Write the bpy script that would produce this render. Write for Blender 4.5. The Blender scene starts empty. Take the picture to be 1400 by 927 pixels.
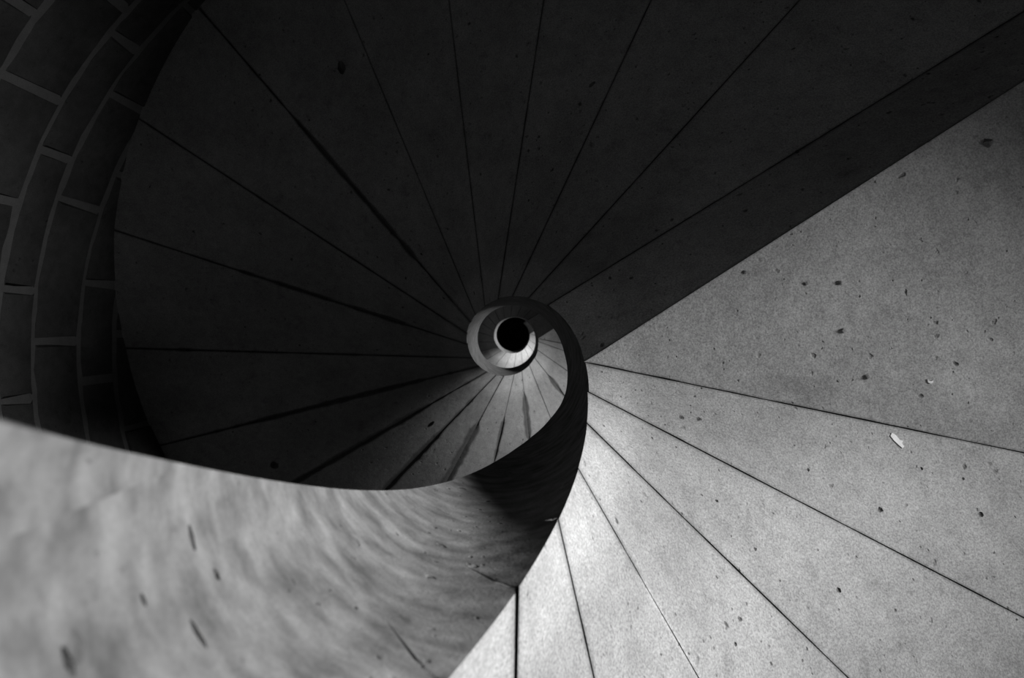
import bpy, bmesh, math, random
from mathutils import Vector
from mathutils.bvhtree import BVHTree
random.seed(11)
C = bpy.context.scene
col = C.collection
PI = math.pi

# ---------------------------------------------------------------- spiral constants (metres)
RW = 0.178                      # radius of the open well
F = 950.0                       # focal length in pixels of the 1400 px wide frame
CZ = 1.62                       # eye height of the camera above the floor
RO = 9.75 * RW                  # inner radius of the tower wall
OFF = 0.27                      # joints are tangent to a circle of 0.27 well radii
L0, L1 = 4.0, 53.0              # angle of a landing at the well edge
KZ = 5.99e-5 * F * RW           # climb per degree
JR = 1.07e-3 * F * RW           # climb of the sloped landing beam
TURN = KZ * (360 - (L1 - L0)) + JR
ZL1 = 0.00892 * F * RW + CZ     # underside of the first landing
HS = 0.00449 * F * RW           # height of the string above the soffit
AX, AY = -0.1802 * RW, -0.4873 * RW   # stair axis seen from the camera

# ---------------------------------------------------------------- camera, world, lights, exposure
cd = bpy.data.cameras.new('camera')
cam = bpy.data.objects.new('camera', cd)
col.objects.link(cam)
cam.location = (-AX, AY, CZ)
cam.rotation_euler = (PI, 0, 0)
cd.sensor_width = 36
cd.lens = F / 1400 * 36
cd.shift_x = -0.0051
cd.shift_y = -0.0109
cd.clip_start = 0.01
cd.dof.use_dof = True
cd.dof.focus_distance = 1.7
cd.dof.aperture_fstop = 5.6
C.camera = cam

w = bpy.data.worlds.new('sky')
C.world = w
w.use_nodes = True
w.node_tree.nodes['Background'].inputs[0].default_value = (1, 1, 1, 1)
w.node_tree.nodes['Background'].inputs[1].default_value = 0.05

C.view_settings.view_transform = 'Standard'
C.view_settings.look = 'None'
C.view_settings.gamma = 1
C.view_settings.use_curve_mapping = False
C.view_settings.exposure = 0.0

def P(th, rho, z):
    """stair cylinder coordinates (degrees anticlockwise in the picture, metres) to world"""
    a = math.radians(th)
    return Vector((rho * math.cos(a), -rho * math.sin(a), z))

# daylight of the small window under each landing
WIN_TH = 10.0
WIN_Z = [ZL1 - 0.75 + TURN * n for n in range(3)]
WIN_DEEP = 0.36
WIN_UP = -0.13
WIN_SIZE = (0.42, 0.90)
WIN_SPREAD = 113
WIN_HALF = (9, 0.55)              # half width in degrees, half height in metres
WIN_POWER = [37, 15.5, 35]
AIM = (206.0, -13.5)             # azimuth and elevation the splayed window looks to
for n in range(3):
    ld = bpy.data.lights.new('window_daylight', 'AREA')
    ld.shape = 'RECTANGLE'
    ld.size, ld.size_y = WIN_SIZE
    ld.energy = WIN_POWER[n]
    ld.spread = math.radians(WIN_SPREAD)
    lo = bpy.data.objects.new('window_daylight', ld)
    col.objects.link(lo)
    lo.location = P(WIN_TH, RO + WIN_DEEP, WIN_Z[n] + WIN_UP)
    d = P(AIM[0], math.cos(math.radians(AIM[1])), math.sin(math.radians(AIM[1])))
    lo.rotation_euler = d.to_track_quat('-Z', 'Y').to_euler()

# ---------------------------------------------------------------- materials
def material(name, base, var=0.25, pits=0.0, grain=0.15, band=0.0, streak=0.0, rough=0.85, scale=1.0):
    m = bpy.data.materials.new(name)
    m.use_nodes = True
    nt = m.node_tree
    nt.nodes.clear()
    N = lambda t, **k: _node(nt, t, k)
    out = N('ShaderNodeOutputMaterial')
    bs = N('ShaderNodeBsdfPrincipled')
    bs.inputs['Roughness'].default_value = rough
    bs.inputs['Specular IOR Level'].default_value = 0.2
    nt.links.new(bs.outputs[0], out.inputs[0])
    geo = N('ShaderNodeNewGeometry')
    pos = geo.outputs['Position']
    def noise(sc, det=5, r=0.6):
        n = N('ShaderNodeTexNoise')
        n.inputs['Scale'].default_value = sc * scale
        n.inputs['Detail'].default_value = det
        n.inputs['Roughness'].default_value = r
        nt.links.new(pos, n.inputs['Vector'])
        return n.outputs['Fac']
    def ramp(v, a, b, lo, hi):
        r = N('ShaderNodeMapRange')
        r.inputs[1].default_value = a; r.inputs[2].default_value = b
        r.inputs[3].default_value = lo; r.inputs[4].default_value = hi
        nt.links.new(v, r.inputs[0])
        return r.outputs[0]
    def math_(op, a, b):
        n = N('ShaderNodeMath', operation=op)
        for i, v in enumerate((a, b)):
            if isinstance(v, (int, float)): n.inputs[i].default_value = v
            else: nt.links.new(v, n.inputs[i])
        return n.outputs[0]
    v = ramp(noise(4.5, 6), 0.3, 0.7, 1 - var * 0.6, 1 + var * 0.6)          # broad clouds
    v = math_('MULTIPLY', v, ramp(noise(28, 4), 0.3, 0.7, 1 - var * 0.45, 1 + var * 0.45))
    fine = noise(260, 3, 0.7)
    v = math_('MULTIPLY', v, ramp(fine, 0.3, 0.7, 1 - grain, 1 + grain))
    bumpv = math_('MULTIPLY', fine, 0.35)
    bumpv = math_('ADD', bumpv, math_('MULTIPLY', noise(45, 4), 0.8))
    if pits:
        v = math_('MULTIPLY', v, ramp(noise(13, 5, 0.7), 0.58, 0.72, 1, 0.72))      # damp blotches
        for sc, th, dep in ((11, 0.085, 1.2), (26, 0.17, 1.0), (60, 0.19, 0.6)):
            vo = N('ShaderNodeTexVoronoi')
            vo.inputs['Scale'].default_value = sc
            wv = N('ShaderNodeTexNoise'); wv.inputs['Scale'].default_value = sc * 2.2
            nt.links.new(pos, wv.inputs['Vector'])
            mx = N('ShaderNodeVectorMath', operation='MULTIPLY_ADD')
            nt.links.new(wv.outputs['Color'], mx.inputs[0])
            mx.inputs[1].default_value = (0.45 / sc, 0.45 / sc, 0.45 / sc)
            nt.links.new(pos, mx.inputs[2])
            nt.links.new(mx.outputs[0], vo.inputs['Vector'])
            core = ramp(vo.outputs['Distance'], th * 0.4, th, 1, 0)
            sep = N('ShaderNodeSeparateColor')
            nt.links.new(vo.outputs['Color'], sep.inputs[0])
            sel = ramp(sep.outputs[0], 0.58, 0.75, 0, 1)
            pit = math_('MULTIPLY', math_('MULTIPLY', core, sel), sep.outputs[1])
            v = math_('MULTIPLY', v, math_('SUBTRACT', 1, math_('MULTIPLY', pit, pits)))
            bumpv = math_('SUBTRACT', bumpv, math_('MULTIPLY', pit, 3 * dep))
    if streak:
        # weathering drawn along the climb of the string
        sx = N('ShaderNodeSeparateXYZ'); nt.links.new(pos, sx.inputs[0])
        at = math_('ARCTAN2', sx.outputs[1], sx.outputs[0])
        cb = N('ShaderNodeCombineXYZ')
        nt.links.new(math_('MULTIPLY', at, 2.4), cb.inputs[0])
        zz = math_('ADD', sx.outputs[2], math_('MULTIPLY', noise(7, 3), 0.05))
        nt.links.new(math_('MULTIPLY', zz, 22.0), cb.inputs[1])
        sn = N('ShaderNodeTexNoise'); sn.inputs['Scale'].default_value = 1.6; sn.inputs['Detail'].default_value = 6
        nt.links.new(cb.outputs[0], sn.inputs['Vector'])
        v = math_('MULTIPLY', v, ramp(sn.outputs['Fac'], 0.3, 0.7, 1 - streak, 1 + streak * 0.6))
    if band:
        # smoother, paler stone in the ring of the string round the well
        sx = N('ShaderNodeSeparateXYZ'); nt.links.new(pos, sx.inputs[0])
        rr = math_('SQRT', math_('ADD', math_('MULTIPLY', sx.outputs[0], sx.outputs[0]), math_('MULTIPLY', sx.outputs[1], sx.outputs[1])), 0)
        rr = math_('ADD', rr, math_('MULTIPLY', math_('SUBTRACT', noise(9, 4), 0.5), 0.05))
        v = math_('MULTIPLY', v, ramp(rr, 0.25, 0.31, 1 + band, 1))
    at = N('ShaderNodeAttribute'); at.attribute_name = 'dirt'
    v = math_('MULTIPLY', v, math_('SUBTRACT', 1, math_('MULTIPLY', at.outputs['Fac'], 0.65)))
    v = math_('MULTIPLY', v, base)
    cc = N('ShaderNodeCombineColor')
    for i in range(3): nt.links.new(v, cc.inputs[i])
    nt.links.new(cc.outputs[0], bs.inputs['Base Color'])
    bp = N('ShaderNodeBump')
    bp.inputs['Strength'].default_value = 0.55
    bp.inputs['Distance'].default_value = 0.0035
    nt.links.new(bumpv, bp.inputs['Height'])
    nt.links.new(bp.outputs[0], bs.inputs['Normal'])
    return m

def _node(nt, t, k):
    n = nt.nodes.new(t)
    for a, b in k.items(): setattr(n, a, b)
    return n

M_STEP = material('grey_stone', 0.36, 0.26, pits=0.8, grain=0.40, band=0.34)
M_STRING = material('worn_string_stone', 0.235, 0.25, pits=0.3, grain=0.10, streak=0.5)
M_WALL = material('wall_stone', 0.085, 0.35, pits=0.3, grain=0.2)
M_MORTAR = material('lime_mortar', 0.19, 0.2, grain=0.15)
M_FLOOR = material('floor_stone', 0.26, 0.3, grain=0.2)
M_DARK = material('dark_timber', 0.03, 0.3, grain=0.2)
M_PIT = material('dirty_shaded_pit', 0.15, 0.3, grain=0.3)  # one dark colour for both the dirt and the shade inside hollows
M_WHITE = material('white_flake', 0.85, 0.05, grain=0.03)

# ---------------------------------------------------------------- helpers
def link(name, me, mat, parent=None):
    o = bpy.data.objects.new(name, me)
    col.objects.link(o)
    if mat: me.materials.append(mat)
    if parent:
        o.parent = parent
        o.matrix_parent_inverse = parent.matrix_basis.inverted()
    return o

def thing(name, label, cat, loc, group=None):
    o = bpy.data.objects.new(name, None)
    col.objects.link(o)
    o.location = loc
    o.empty_display_size = 0.1
    o['label'] = label; o['category'] = cat
    if group: o['group'] = group
    return o

def finish(bm, name, smooth_angle=30):
    bmesh.ops.recalc_face_normals(bm, faces=bm.faces[:])
    me = bpy.data.meshes.new(name)
    bm.to_mesh(me)
    bm.free()
    for p in me.polygons: p.use_smooth = True
    me.set_sharp_from_angle(angle=math.radians(smooth_angle))
    return me

def wob(seed):
    r = random.Random(seed)
    c = [(r.uniform(0.5, 1) / (i + 1) ** 0.5, r.uniform(2, 4) * (i + 1) ** 1.4, r.uniform(0, 6.28)) for i in range(7)]
    return lambda t: sum(a * math.sin(b * t + p) for a, b, p in c) / 3.0

# a soffit ruling: horizontal line of direction phi, tangent to circle off (well radii), height z
class Rule:
    def __init__(s, phi, off, z, gap=0.0018, seed=0, wide=None):
        s.pale = abs(phi + 60.1) < 0.01
        s.phi, s.off, s.z, s.gap, s.seed, s.wide = phi, off, z, gap, seed, wide
        s.w = wob(seed)
    @property
    def thw(s): return s.phi + math.degrees(math.asin(s.off))
def rule_at(phi, off, rho):
    return phi + math.degrees(math.asin(max(-1, min(1, off * RW / rho))))
def half_gap(R, rho):
    g = R.gap * (1 + 0.75 * R.w(rho * 5.0))
    if R.wide:
        for (a, b, wd) in R.wide:
            if a < rho < b:
                e = min(1, (rho - a) / 0.08, (b - rho) / 0.08)
                g += wd * e * (0.7 + 0.5 * R.w(rho * 11 + 3))
    return max(0.0006, g)

def slab(A, B, rho0, rho1, nr, na, top, zslope=None):
    """one stone of the stair: soffit ruled from line A to line B with a V groove at both joints, flat top"""
    bm = bmesh.new()
    dl = bm.verts.layers.float.new('dirt')
    rhos = [rho0 + (rho1 - rho0) * (i / nr) ** 1.15 for i in range(nr + 1)]
    rows, tops = [], []
    dep = 0.010
    for rho in rhos:
        ta, tb = rule_at(A.phi, A.off, rho), rule_at(B.phi, B.off, rho)
        span = max(tb - ta, 0.02)
        m2d = math.degrees(1 / rho)
        ga, gb = half_gap(A, rho), half_gap(B, rho)
        ua, ub = min(ga * m2d / span, 0.2), min(gb * m2d / span, 0.2)
        va, vb = min((ga * 1.5 + 0.004) * m2d / span, 0.3), min((gb * 1.5 + 0.004) * m2d / span, 0.3)
        us = [(0, dep, 1), (ua, 0, 0.55 if ga < 0.005 else 1.0), (va, 0, 0)]
        for i in range(1, na): us.append((va + (1 - va - vb) * i / na, 0, 0))
        us += [(1 - vb, 0, 0), (1 - ub, 0, 0.55 if gb < 0.005 else 1.0), (1, dep, 1)]
        row = []
        for u, dz, di in us:
            v = bm.verts.new(P(ta + span * u, rho, max(A.z + (B.z - A.z) * u, 0.004) + dz))
            rl = A if u < 0.5 else B
            v[dl] = di if not (rl.pale and rho > 0.36) else -0.8 * di
            row.append(v)
        rows.append(row)
        tops.append([bm.verts.new(P(ta + span * i / 4, rho, top)) for i in range(5)])
    for r0, r1 in zip(rows, rows[1:]):
        for i in range(len(r0) - 1): bm.faces.new((r0[i], r0[i + 1], r1[i + 1], r1[i]))
    for r0, r1 in zip(tops, tops[1:]):
        for i in range(4): bm.faces.new((r0[i], r0[i + 1], r1[i + 1], r1[i]))
    for i in range(nr):
        bm.faces.new((rows[i][0], rows[i + 1][0], tops[i + 1][0], tops[i][0]))
        bm.faces.new((rows[i][-1], rows[i + 1][-1], tops[i + 1][-1], tops[i][-1]))
    for r, t in ((rows[0], tops[0]), (rows[-1], tops[-1])):
        bm.faces.new(list(r) + list(reversed(t)))
    return bm

def table(tb, x):
    """straight-line lookup"""
    if x <= tb[0][0]: return tb[0][1]
    for (a, p), (b, q) in zip(tb, tb[1:]):
        if x <= b: return p + (q - p) * (x - a) / (b - a)
    return tb[-1][1]
# the stone as it really lies: the lowest flight sags and its string swells and thins a little
LOWFIX = [(-110, 0.028), (-75, 0.036), (-50, 0.048), (-25, 0.06), (-10, 0.055), (4, 0.0)]
TOPS = [(-190, 0.792), (-160, 0.805), (-130, 0.812), (-112, 0.827), (-92, 0.858), (-80, 0.860), (-68, 0.835), (-50, 0.755), (-37, 0.665),
        (-26, 0.615), (-10, 0.615), (7, 0.67), (21, 0.736), (35, 0.84), (52, 0.87), (80, 0.81), (115, HS)]
def zlow(th):
    """height of the lower string edge at well-edge angle th"""
    n = math.floor((th - L0) / 360.0)
    ph = th - L0 - 360 * n
    W = L1 - L0
    return table(LOWFIX, th) + ZL1 + n * TURN + (ph / W * JR if ph < W else JR + KZ * (ph - W))

def zbase(th): return zlow(th) - table(LOWFIX, th)

def lean(h, on):
    return 19.0 * min(h / 0.27, 1.0) if on else 0.0

RB = 1.55 * RW
def string_block(A, B, h0, leanA, leanB, gapA=0.0, gapB=0.0, n=8, rin=RW):
    """one stone of the string round the well, with raking joints, climbing with the soffit"""
    bm = bmesh.new()
    dl = bm.verts.layers.float.new('dirt')
    hs = [h0] + [h for h in (0.03, 0.11, 0.27, 0.45) if h > h0 + 0.01] + [HS]
    N = n + 4
    def grid_in(rho, hh):
        out = []
        ta, tb = rule_at(A.phi, A.off, rho), rule_at(B.phi, B.off, rho)
        m2d = math.degrees(1 / rho)
        span = tb - ta
        ga, gb = half_gap(A, rho) * m2d / span, half_gap(B, rho) * m2d / span
        ea, eb = 0.004 * m2d / span, 0.004 * m2d / span
        us = [0, ga, ga * 1.5 + ea] + [0] * (n - 1) + [1 - gb * 1.5 - eb, 1 - gb, 1]
        for i in range(1, n): us[2 + i] = us[2] + (us[-3] - us[2]) * i / n
        for i, u in enumerate(us):
            g = 0.0
            if hh < 0.12: g = (gapA if i == 0 else 0) - (gapB if i == N else 0)
            ln = lean(hh, leanA) * (1 - u) + lean(hh, leanB) * u
            th = ta + span * u - ln + g * m2d
            thw = A.thw + (B.thw - A.thw) * u - ln
            zz = (A.z + (B.z - A.z) * u) if hh <= 0 else (table(TOPS, thw) + zbase(thw) if hh == HS else zlow(thw) + hh)
            if hh <= 0 and i in (0, N): zz += 0.010
            if hh == HS and rho > RW * 1.2: zz -= 0.07
            v = bm.verts.new(P(th, rho, max(zz, 0.004 + hh * 0.1)))
            if hh <= 0: v[dl] = 1.0 if i in (0, N) else (0.55 if i in (1, N - 1) else 0.0)
            elif hh < 0.12 and ((i == 0 and gapA > 0.001) or (i == N and gapB > 0.001)): v[dl] = 0.6
            out.append(v)
        return out
    inner = [grid_in(rin if h <= 0 else RW, h) for h in hs]
    outer = [grid_in(RB, h) for h in hs]
    for G in (inner, outer):
        for a, b in zip(G, G[1:]):
            for i in range(N): bm.faces.new((a[i], a[i + 1], b[i + 1], b[i]))
    mid = [bm.verts.new((a.co + b.co) / 2 + Vector((0, 0, 0.01))) for a, b in zip(inner[-1], outer[-1])]
    bottom = []
    for i in range(N):
        bottom.append(bm.faces.new((inner[0][i], inner[0][i + 1], outer[0][i + 1], outer[0][i])))
        bm.faces.new((inner[-1][i], inner[-1][i + 1], mid[i + 1], mid[i]))
        bm.faces.new((mid[i], mid[i + 1], outer[-1][i + 1], outer[-1][i]))
    for e in (0, N):
        bm.faces.new([r[e] for r in inner] + [mid[e]] + [r[e] for r in reversed(outer)])
    for f in bm.faces: f.material_index = 1
    for f in bottom: f.material_index = 0
    return bm

# ---------------------------------------------------------------- seeing a pixel on the stair (used only to place pits and flakes)
def ray(px, py):
    return Vector(((px - 707.16) / F, -(py - 448.2) / F))      # per metre of height, y up in the picture
def surface(objs):
    vs, fs = [], []
    for o in objs:
        k = len(vs)
        vs += [v.co.copy() for v in o.data.vertices]
        fs += [[k + i for i in p.vertices] for p in o.data.polygons]
    return BVHTree.FromPolygons(vs, fs)
def on_soffit(px, py, tree):
    d = Vector((*ray(px, py), 1)); d.y = -d.y
    d.normalize()
    hit = tree.ray_cast(cam.location, d)[0]
    return hit if hit else Vector((0, 0, -5))
def on_string(px, py):
    v = ray(px, py); lo, hi = 0.01, 20.0
    for _ in range(60):
        m = (lo + hi) / 2
        if (v * m - Vector((AX, AY))).length < RW: lo = m
        else: hi = m
    q = v * lo - Vector((AX, AY))
    return Vector((q.x, -q.y, lo + CZ))

# ---------------------------------------------------------------- the setting: floor, ceiling, tower wall
ZTOP = 13.6
def disc(name, z0, z1, mat, rad):
    bm = bmesh.new()
    n = 64
    a = [bm.verts.new(P(i * 360 / n, rad, z0)) for i in range(n)]
    b = [bm.verts.new(P(i * 360 / n, rad, z1)) for i in range(n)]
    bm.faces.new(a); bm.faces.new(b)
    for i in range(n): bm.faces.new((a[i], a[(i + 1) % n], b[(i + 1) % n], b[i]))
    o = link(name, finish(bm, name), mat)
    o['kind'] = 'structure'
    return o
disc('floor', -0.2, 0.0, M_FLOOR, RO + 0.5)
disc('ceiling', ZTOP, ZTOP + 0.2, M_DARK, RO + 0.5)

def wall(name, t0, t1, rin, rout, mat, holes=()):
    bm = bmesh.new()
    ts = sorted(set([t0 + (t1 - t0) * i / 20 for i in range(21)] + [x for h in holes for x in h[:2]]))
    zs = sorted(set([0.0, ZTOP] + [ZTOP * i / 6 for i in range(7)] + [x for h in holes for x in h[2:]]))
    cache = {}
    def V(i, j, k):
        if (i, j, k) not in cache: cache[(i, j, k)] = bm.verts.new(P(ts[i], (rin, rout)[k], zs[j]))
        return cache[(i, j, k)]
    def solid(i, j):
        if not (0 <= i < len(ts) - 1 and 0 <= j < len(zs) - 1): return False
        tm, zm = (ts[i] + ts[i + 1]) / 2, (zs[j] + zs[j + 1]) / 2
        return not any(h[0] < tm < h[1] and h[2] < zm < h[3] for h in holes)
    for i in range(len(ts) - 1):
        for j in range(len(zs) - 1):
            if not solid(i, j): continue
            for k in (0, 1): bm.faces.new((V(i, j, k), V(i + 1, j, k), V(i + 1, j + 1, k), V(i, j + 1, k)))
            if not solid(i - 1, j): bm.faces.new((V(i, j, 0), V(i, j + 1, 0), V(i, j + 1, 1), V(i, j, 1)))
            if not solid(i + 1, j): bm.faces.new((V(i + 1, j, 0), V(i + 1, j + 1, 0), V(i + 1, j + 1, 1), V(i + 1, j, 1)))
            if not solid(i, j - 1): bm.faces.new((V(i, j, 0), V(i + 1, j, 0), V(i + 1, j, 1), V(i, j, 1)))
            if not solid(i, j + 1): bm.faces.new((V(i, j + 1, 0), V(i + 1, j + 1, 0), V(i + 1, j + 1, 1), V(i, j + 1, 1)))
    o = link(name, finish(bm, name, 20), mat)
    o['kind'] = 'structure'
    return o
wins = [(WIN_TH - WIN_HALF[0], WIN_TH + WIN_HALF[0], z - WIN_HALF[1], z + WIN_HALF[1]) for z in WIN_Z]
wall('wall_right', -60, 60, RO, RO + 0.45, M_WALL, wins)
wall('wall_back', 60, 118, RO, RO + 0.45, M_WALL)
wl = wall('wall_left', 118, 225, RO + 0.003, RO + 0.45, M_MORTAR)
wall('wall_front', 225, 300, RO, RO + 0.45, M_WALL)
for n, h in enumerate(wins):
    # a narrow stone frame lines each window opening
    bm = bmesh.new()
    fr = 0.03
    def bar(ta, tb, za, zb):
        vs = [P(t, r, z) for r in (RO + 0.30, RO + 0.36) for t in (ta, tb) for z in (za, zb)]
        v = [bm.verts.new(p) for p in vs]
        for f in ((0, 1, 3, 2), (4, 5, 7, 6), (0, 1, 5, 4), (2, 3, 7, 6), (0, 2, 6, 4), (1, 3, 7, 5)):
            bm.faces.new([v[i] for i in f])
    dt = math.degrees(fr / RO)
    bar(h[0], h[0] + dt, h[2], h[3]); bar(h[1] - dt, h[1], h[2], h[3])
    bar(h[0] + dt, h[1] - dt, h[2], h[2] + fr); bar(h[0] + dt, h[1] - dt, h[3] - fr, h[3])
    o = link('window_%d' % (n + 1), finish(bm, 'window_frame'), M_DARK)
    o['kind'] = 'structure'

# wall stones, coursed: (course bottom, course top, joints) in height above the camera
def stone(t0, t1, z0, z1, seed):
    r = random.Random(seed)
    bm = bmesh.new()
    n = 5
    mt = math.degrees(0.011 / RO)
    j = lambda s: r.uniform(-s, s)
    def row(rho, zi, ins):
        out = []
        za = (z0 + 0.012 + ins) if zi == 0 else (z1 - 0.012 - ins)
        for i in range(n + 1):
            t = t0 + mt + (t1 - t0 - 2 * mt) * i / n
            if i == 0: t += math.degrees(ins / RO)
            if i == n: t -= math.degrees(ins / RO)
            out.append(bm.verts.new(P(t + j(0.15), rho, za + j(0.005))))
        return out
    rf = RO - 0.002 + r.uniform(-0.003, 0.003)
    b0, b1 = row(RO + 0.03, 0, 0), row(RO + 0.03, 1, 0)
    f0, f1 = row(rf + 0.006, 0, 0), row(rf + 0.006, 1, 0)
    g0, g1 = row(rf, 0, 0.008), row(rf, 1, 0.008)
    for a, b in ((b0, f0), (f0, g0), (g0, g1), (g1, f1), (f1, b1), (b1, b0)):
        for i in range(n): bm.faces.new((a[i], a[i + 1], b[i + 1], b[i]))
    for e in (0, n): bm.faces.new((b0[e], f0[e], g0[e], g1[e], f1[e], b1[e]))
    return finish(bm, 'stone_block', 40)
courses = [
    (1.30, 1.58, [118, 133, 147, 160, 174, 188, 203]),
    (1.58, 1.83, [118, 127, 141, 155, 167, 181, 195, 210]),
    (1.83, 2.08, [118, 131, 144, 158, 170.5, 184, 199]),
    (2.08, 2.36, [118, 126, 138, 150.7, 162.9, 176, 190, 205]),
    (2.36, 2.535, [118, 128, 141, 156.4, 172.7, 185.5, 198, 212]),
    (2.535, 2.80, [118, 133, 147, 161.2, 178.8, 193, 207]),
    (2.80, 3.05, [118, 140, 156, 171, 184.4, 197, 211]),
    (3.05, 3.33, [118, 148, 163, 178, 192, 204]),
]
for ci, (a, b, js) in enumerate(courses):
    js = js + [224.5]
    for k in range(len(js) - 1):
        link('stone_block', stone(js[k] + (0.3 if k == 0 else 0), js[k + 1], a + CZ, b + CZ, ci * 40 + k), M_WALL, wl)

# ---------------------------------------------------------------- the staircase
def flight(first_rule, phis, last_rule, label, nr, na, seed, group='flights of the spiral stair', wide={}, gaps={}):
    """steps between consecutive joints; phis are joint directions in degrees (running on past 360)"""
    t = thing('stair_flight', label, 'staircase', (0, 0, max(0.0, first_rule.z)), group)
    rules = [first_rule]
    for i, p in enumerate(phis):
        p, off = p if isinstance(p, tuple) else (p, OFF)
        R = Rule(p, off, 0, gap=gaps.get(i, 0.0009 + 0.0006 * random.random()), seed=seed + i, wide=wide.get(i))
        R.z = zlow(R.thw)
        rules.append(R)
    rules.append(last_rule)
    steps, blocks = [], []
    for i in range(len(rules) - 1):
        A, B = rules[i], rules[i + 1]
        bm = slab(A, B, RB, RO + 0.02, nr, na, max(B.z + 0.12, 0.10))
        steps.append(link('step', finish(bm, 'step'), M_STEP, t))
        bm = string_block(A, B, 0.0, i > 0, i < len(rules) - 2, gaps.get(('s', i), 0.0), gaps.get(('s', i + 1), 0.0), rin=RW * (1 + random.uniform(-0.010, 0.014)))
        o = link('string_block', finish(bm, 'string_block', 40), M_STEP, t)
        o.data.materials.append(M_STRING)
        blocks.append(o)
    return t, steps, blocks

def landing(n, label, nr):
    z = ZL1 + n * TURN
    a = 360.0 * n
    A = Rule(L0 - math.degrees(math.asin(OFF)) + a, OFF, z, 0.0016, 900 + n)
    Bq = Rule(32.6 + a, -0.474, z, 0.0006, 910 + n)
    D = Rule(31.7 + a, 0.363, z + JR, 0.0012, 920 + n)
    t = thing('stair_landing', label, 'landing', (0, 0, z), 'landings of the spiral stair')
    s = link('landing_slab', finish(slab(A, Bq, RW * 1.002, RO + 0.02, nr, 12, z + 0.28), 'landing_slab'), M_STEP, t)
    b = link('landing_beam', finish(slab(Bq, D, RW * 1.002, RO + 0.02, nr, 6, z + 0.28), 'landing_beam'), M_STEP, t)
    for p in s.data.polygons: p.use_smooth = False
    b.data.materials.append(M_STRING)
    for p in b.data.polygons:
        if math.hypot(p.center.x, p.center.y) < RW * 1.01 and abs(p.normal.z) < 0.2: p.material_index = 1
    A2 = Rule(L0, 0.0, z, seed=1); D2 = Rule(L1, 0.0, z + JR, seed=2)
    A2.phi += a; D2.phi += a
    bm = string_block(A2, D2, 0.10, True, False, n=14)
    st = link('string_block', finish(bm, 'string_block', 40), M_STRING, t)
    st.data.materials.append(M_STRING)
    return t, A, Bq, D, s, b

lands = {}
LL = {1: 'nearest landing, grey wedge slab underside with a dark sloped beam, lit on the right',
      2: 'second landing up the well, small wedge seen above the first, right of the dark eye',
      3: 'topmost landing, tiny notch on the rim of the black eye'}
for n in (1, 2, 3):
    lands[n] = landing(n - 1, LL[n], 40 if n == 1 else 16)

# flight A: floor to the first landing, nearest the camera (angles -307 .. 4)
startA = Rule(31.7 - 360, 0.363, 0.004, 0.001, 5)
nA = 14
phA = [31.7 - 360 + 16.4 * (i + 1) for i in range(13)]
phA = [p for p in phA if p < -120] + [(-109.0, 0.2), (-91.0, 0.198), (-77.2, 0.264), (-60.1, 0.251), (-44.2, 0.272), (-27.4, 0.242)]
iA = phA.index((-91.0, 0.198))
startA.z = zlow(startA.thw)
fA, sA, bA = flight(startA, phA, lands[1][1], 'lowest flight, pale lit steps at lower right with the blurred string at lower left',
                    40, 5, 100, gaps={iA: 0.0016, iA + 1: 0.0012, ('s', iA + 1): 0.0022, ('s', iA): 0.0018})
# flight B: first to second landing, the big dark fan and the steps seen through the well
phB = [(47.7, .37), (64.9, .33), (81.3, .30), (96.7, .32), (112.6, .32), (130.8, .21), (146.8, .21), (162.1, .21), (178.4, .30), (194, .31), (210, .30), (226, .30),
       (241.7, .25), (257.2, .30), (276.1, .23), (291.9, .256), (308, .27), (325, .26), (340.5, .29)]
fB, sB, bB = flight(lands[1][3], phB, lands[2][1], 'middle flight, wide fan of dark steps above and left of the well',
                    50, 6, 200, gaps={5: 0.0035, 6: 0.003, 7: 0.003, 8: 0.0035, 9: 0.004, 10: 0.005, 11: 0.005, 12: 0.003},
                    wide={5: [(0.45, 1.2, 0.005)], 7: [(0.4, 1.2, 0.004)], 9: [(0.4, 1.3, 0.006)], 10: [(0.5, 1.6, 0.008)], 11: [(0.55, 1.5, 0.014)], 12: [(0.45, 0.98, 0.024)], 13: [(0.4, 0.7, 0.010)], 14: [(0.3, 0.6, 0.018)], 16: [(0.3, 0.5, 0.014)]})
# flight C: second to third landing, the small bright ring round the black eye
phC = [391.7 + 16.4 * (i + 1) for i in range(18)]
fC, sC, bC = flight(lands[2][3], phC, lands[3][1], 'upper flight, small bright ring of steps round the black eye', 20, 3, 300)

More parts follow.
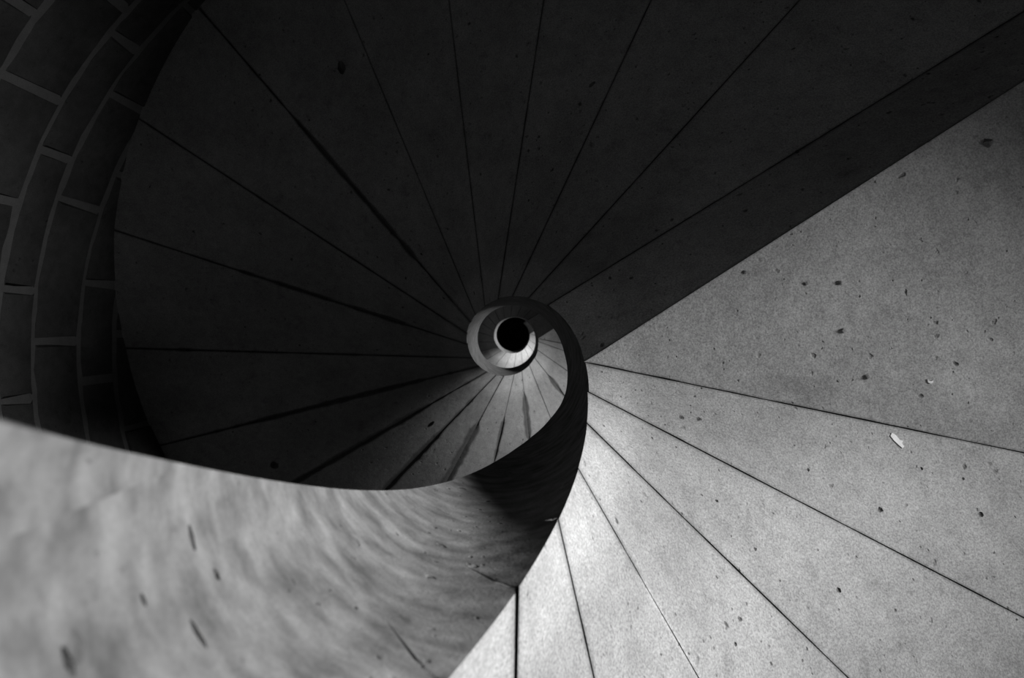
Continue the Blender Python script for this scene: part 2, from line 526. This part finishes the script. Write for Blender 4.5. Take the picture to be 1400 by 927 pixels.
# ---------------------------------------------------------------- pits knocked out of the stone
def cut(objs, pts):
    """carve irregular hollows (point, radius, stretch vector) out of the stone that holds them"""
    bm = bmesh.new()
    for k, (p, r, st) in enumerate(pts):
        rr = random.Random(k + 77)
        g = bmesh.ops.create_icosphere(bm, subdivisions=2, radius=1.0)
        for v in g['verts']:
            d = v.co.normalized()
            s = r * (1 + rr.uniform(-0.22, 0.22))
            v.co = p + d * s + (st * d.dot(st.normalized()) if st.length else Vector())
    me = bpy.data.meshes.new('cutter'); bm.to_mesh(me); bm.free()
    me.materials.append(M_PIT)
    cu = bpy.data.objects.new('cutter', me); col.objects.link(cu)
    def holds(o):
        vs = [v.co for v in o.data.vertices]
        return any(all(min(v[i] for v in vs) - r < p[i] < max(v[i] for v in vs) + r for i in range(3)) for p, r, _ in pts)
    objs = [o for o in objs if holds(o)]
    mods = []
    for o in objs:
        md = o.modifiers.new('pits', 'BOOLEAN')
        md.operation = 'DIFFERENCE'; md.solver = 'EXACT'; md.object = cu; md.material_mode = 'TRANSFER'
    bpy.context.view_layer.update()
    dg = bpy.context.evaluated_depsgraph_get()
    for o in objs:
        m = bpy.data.meshes.new_from_object(o.evaluated_get(dg))
        old = {tuple(round(x, 5) for x in v.co): o.data.attributes['dirt'].data[v.index].value for v in o.data.vertices}
        if 'dirt' not in m.attributes: m.attributes.new('dirt', 'FLOAT', 'POINT')
        for v in m.vertices:                                    # joint dirt stays on the joints only
            m.attributes['dirt'].data[v.index].value = old.get(tuple(round(x, 5) for x in v.co), 0.0)
        mods.append((o, m))
    for o, m in mods:
        o.modifiers.clear(); o.data = m; m.set_sharp_from_angle(angle=math.radians(25))
    bpy.data.objects.remove(cu); bpy.data.meshes.remove(me)
Z3 = Vector((0, 0, 0))
NEAR = surface([lands[1][4], lands[1][5]] + sA)
FAN = surface(sB)
pits = [((1350, 195), 0.010, 1), ((1148, 387), 0.0055, 1), ((1152, 452), 0.006, 1), ((1102, 388), 0.0045, 1), ((1185, 515), 0.0055, 1), ((1018, 372), 0.004, 1),
        ((1204, 696), 0.007, 0), ((1341, 703), 0.007, 0), ((850, 521), 0.004, 0), ((1147, 806), 0.006, 0), ((980, 684), 0.004, 0), ((1317, 654), 0.004, 0), ((1260, 640), 0.004, 0), ((1105, 642), 0.004, 0), ((1033, 750), 0.004, 0), ((1006, 880), 0.004, 0)]
hol = [(on_soffit(*p, NEAR) - Vector((0, 0, 0 if f else r * 0.45)), r * (1.0 if f else 0.95), Z3) for p, r, f in pits]
cut([lands[1][4]] + sA[-6:], hol)
holB = [(on_soffit(467, 92, FAN), 0.016, Vector((0.004, 0.014, 0.01))), (on_soffit(375, 636, FAN), 0.020, Z3), (on_soffit(589, 580, FAN), 0.012, Vector((0.01, -0.008, 0))),
        (on_soffit(586, 74, FAN), 0.004, Z3), (on_soffit(810, 115, FAN), 0.006, Vector((0.012, -0.006, 0)))]
cut([s for s in sB[2:14]], holB)
holS = []
for q, r, ln in (((262, 735), 0.0028, 0.0062), ((296, 785), 0.0028, 0.002), ((270, 866), 0.0026, 0.0078), ((92, 905), 0.003, 0.005), ((196, 820), 0.002, 0.002)):
    c = on_string(*q)
    holS.append((c, r, Vector((-c.y, c.x, 0)).normalized() * ln))
cut([b for b in bA], holS)

# ---------------------------------------------------------------- flakes stuck to the soffit
def flake(px, py, size, ang, pts, label):
    c = on_soffit(px, py, NEAR)
    bm = bmesh.new()
    ca, sa = math.cos(ang), math.sin(ang)
    lo, hi = [], []
    for x, y in pts:
        q = Vector((c.x + (x * ca - y * sa) * size, c.y + (x * sa + y * ca) * size, c.z - 0.2))
        h = NEAR.ray_cast(q, Vector((0, 0, 1)))[0]
        z = h.z if h else c.z
        lo.append(bm.verts.new((q.x, q.y, z - 0.0025))); hi.append(bm.verts.new((q.x, q.y, z + 0.0005)))
    bm.faces.new(lo); bm.faces.new(hi)
    for i in range(len(pts)):
        k = (i + 1) % len(pts)
        bm.faces.new((lo[i], lo[k], hi[k], hi[i]))
    o = link('white_flake', finish(bm, 'white_flake'), M_WHITE)
    o['label'] = label; o['category'] = 'flake'; o['group'] = 'white flakes on the soffit'
    return o
blob = [(-1, -0.25), (-0.5, -0.42), (0.2, -0.3), (0.55, -0.55), (0.6, -0.2), (1, -0.1), (1, 0.25), (0.4, 0.3), (-0.3, 0.32), (-0.9, 0.2)]
flake(1226, 602, 0.017, 0.85, blob, 'larger white flake stuck to the pale lit step at right, below the landing joint')
flake(1271, 521, 0.0065, 0.2, [(-1, -0.5), (-0.4, 0.0), (0.4, -0.1), (1, -0.7), (1, 0.3), (0.3, 0.8), (-0.6, 0.5)], 'small white flake stuck to the grey underside of the nearest landing')
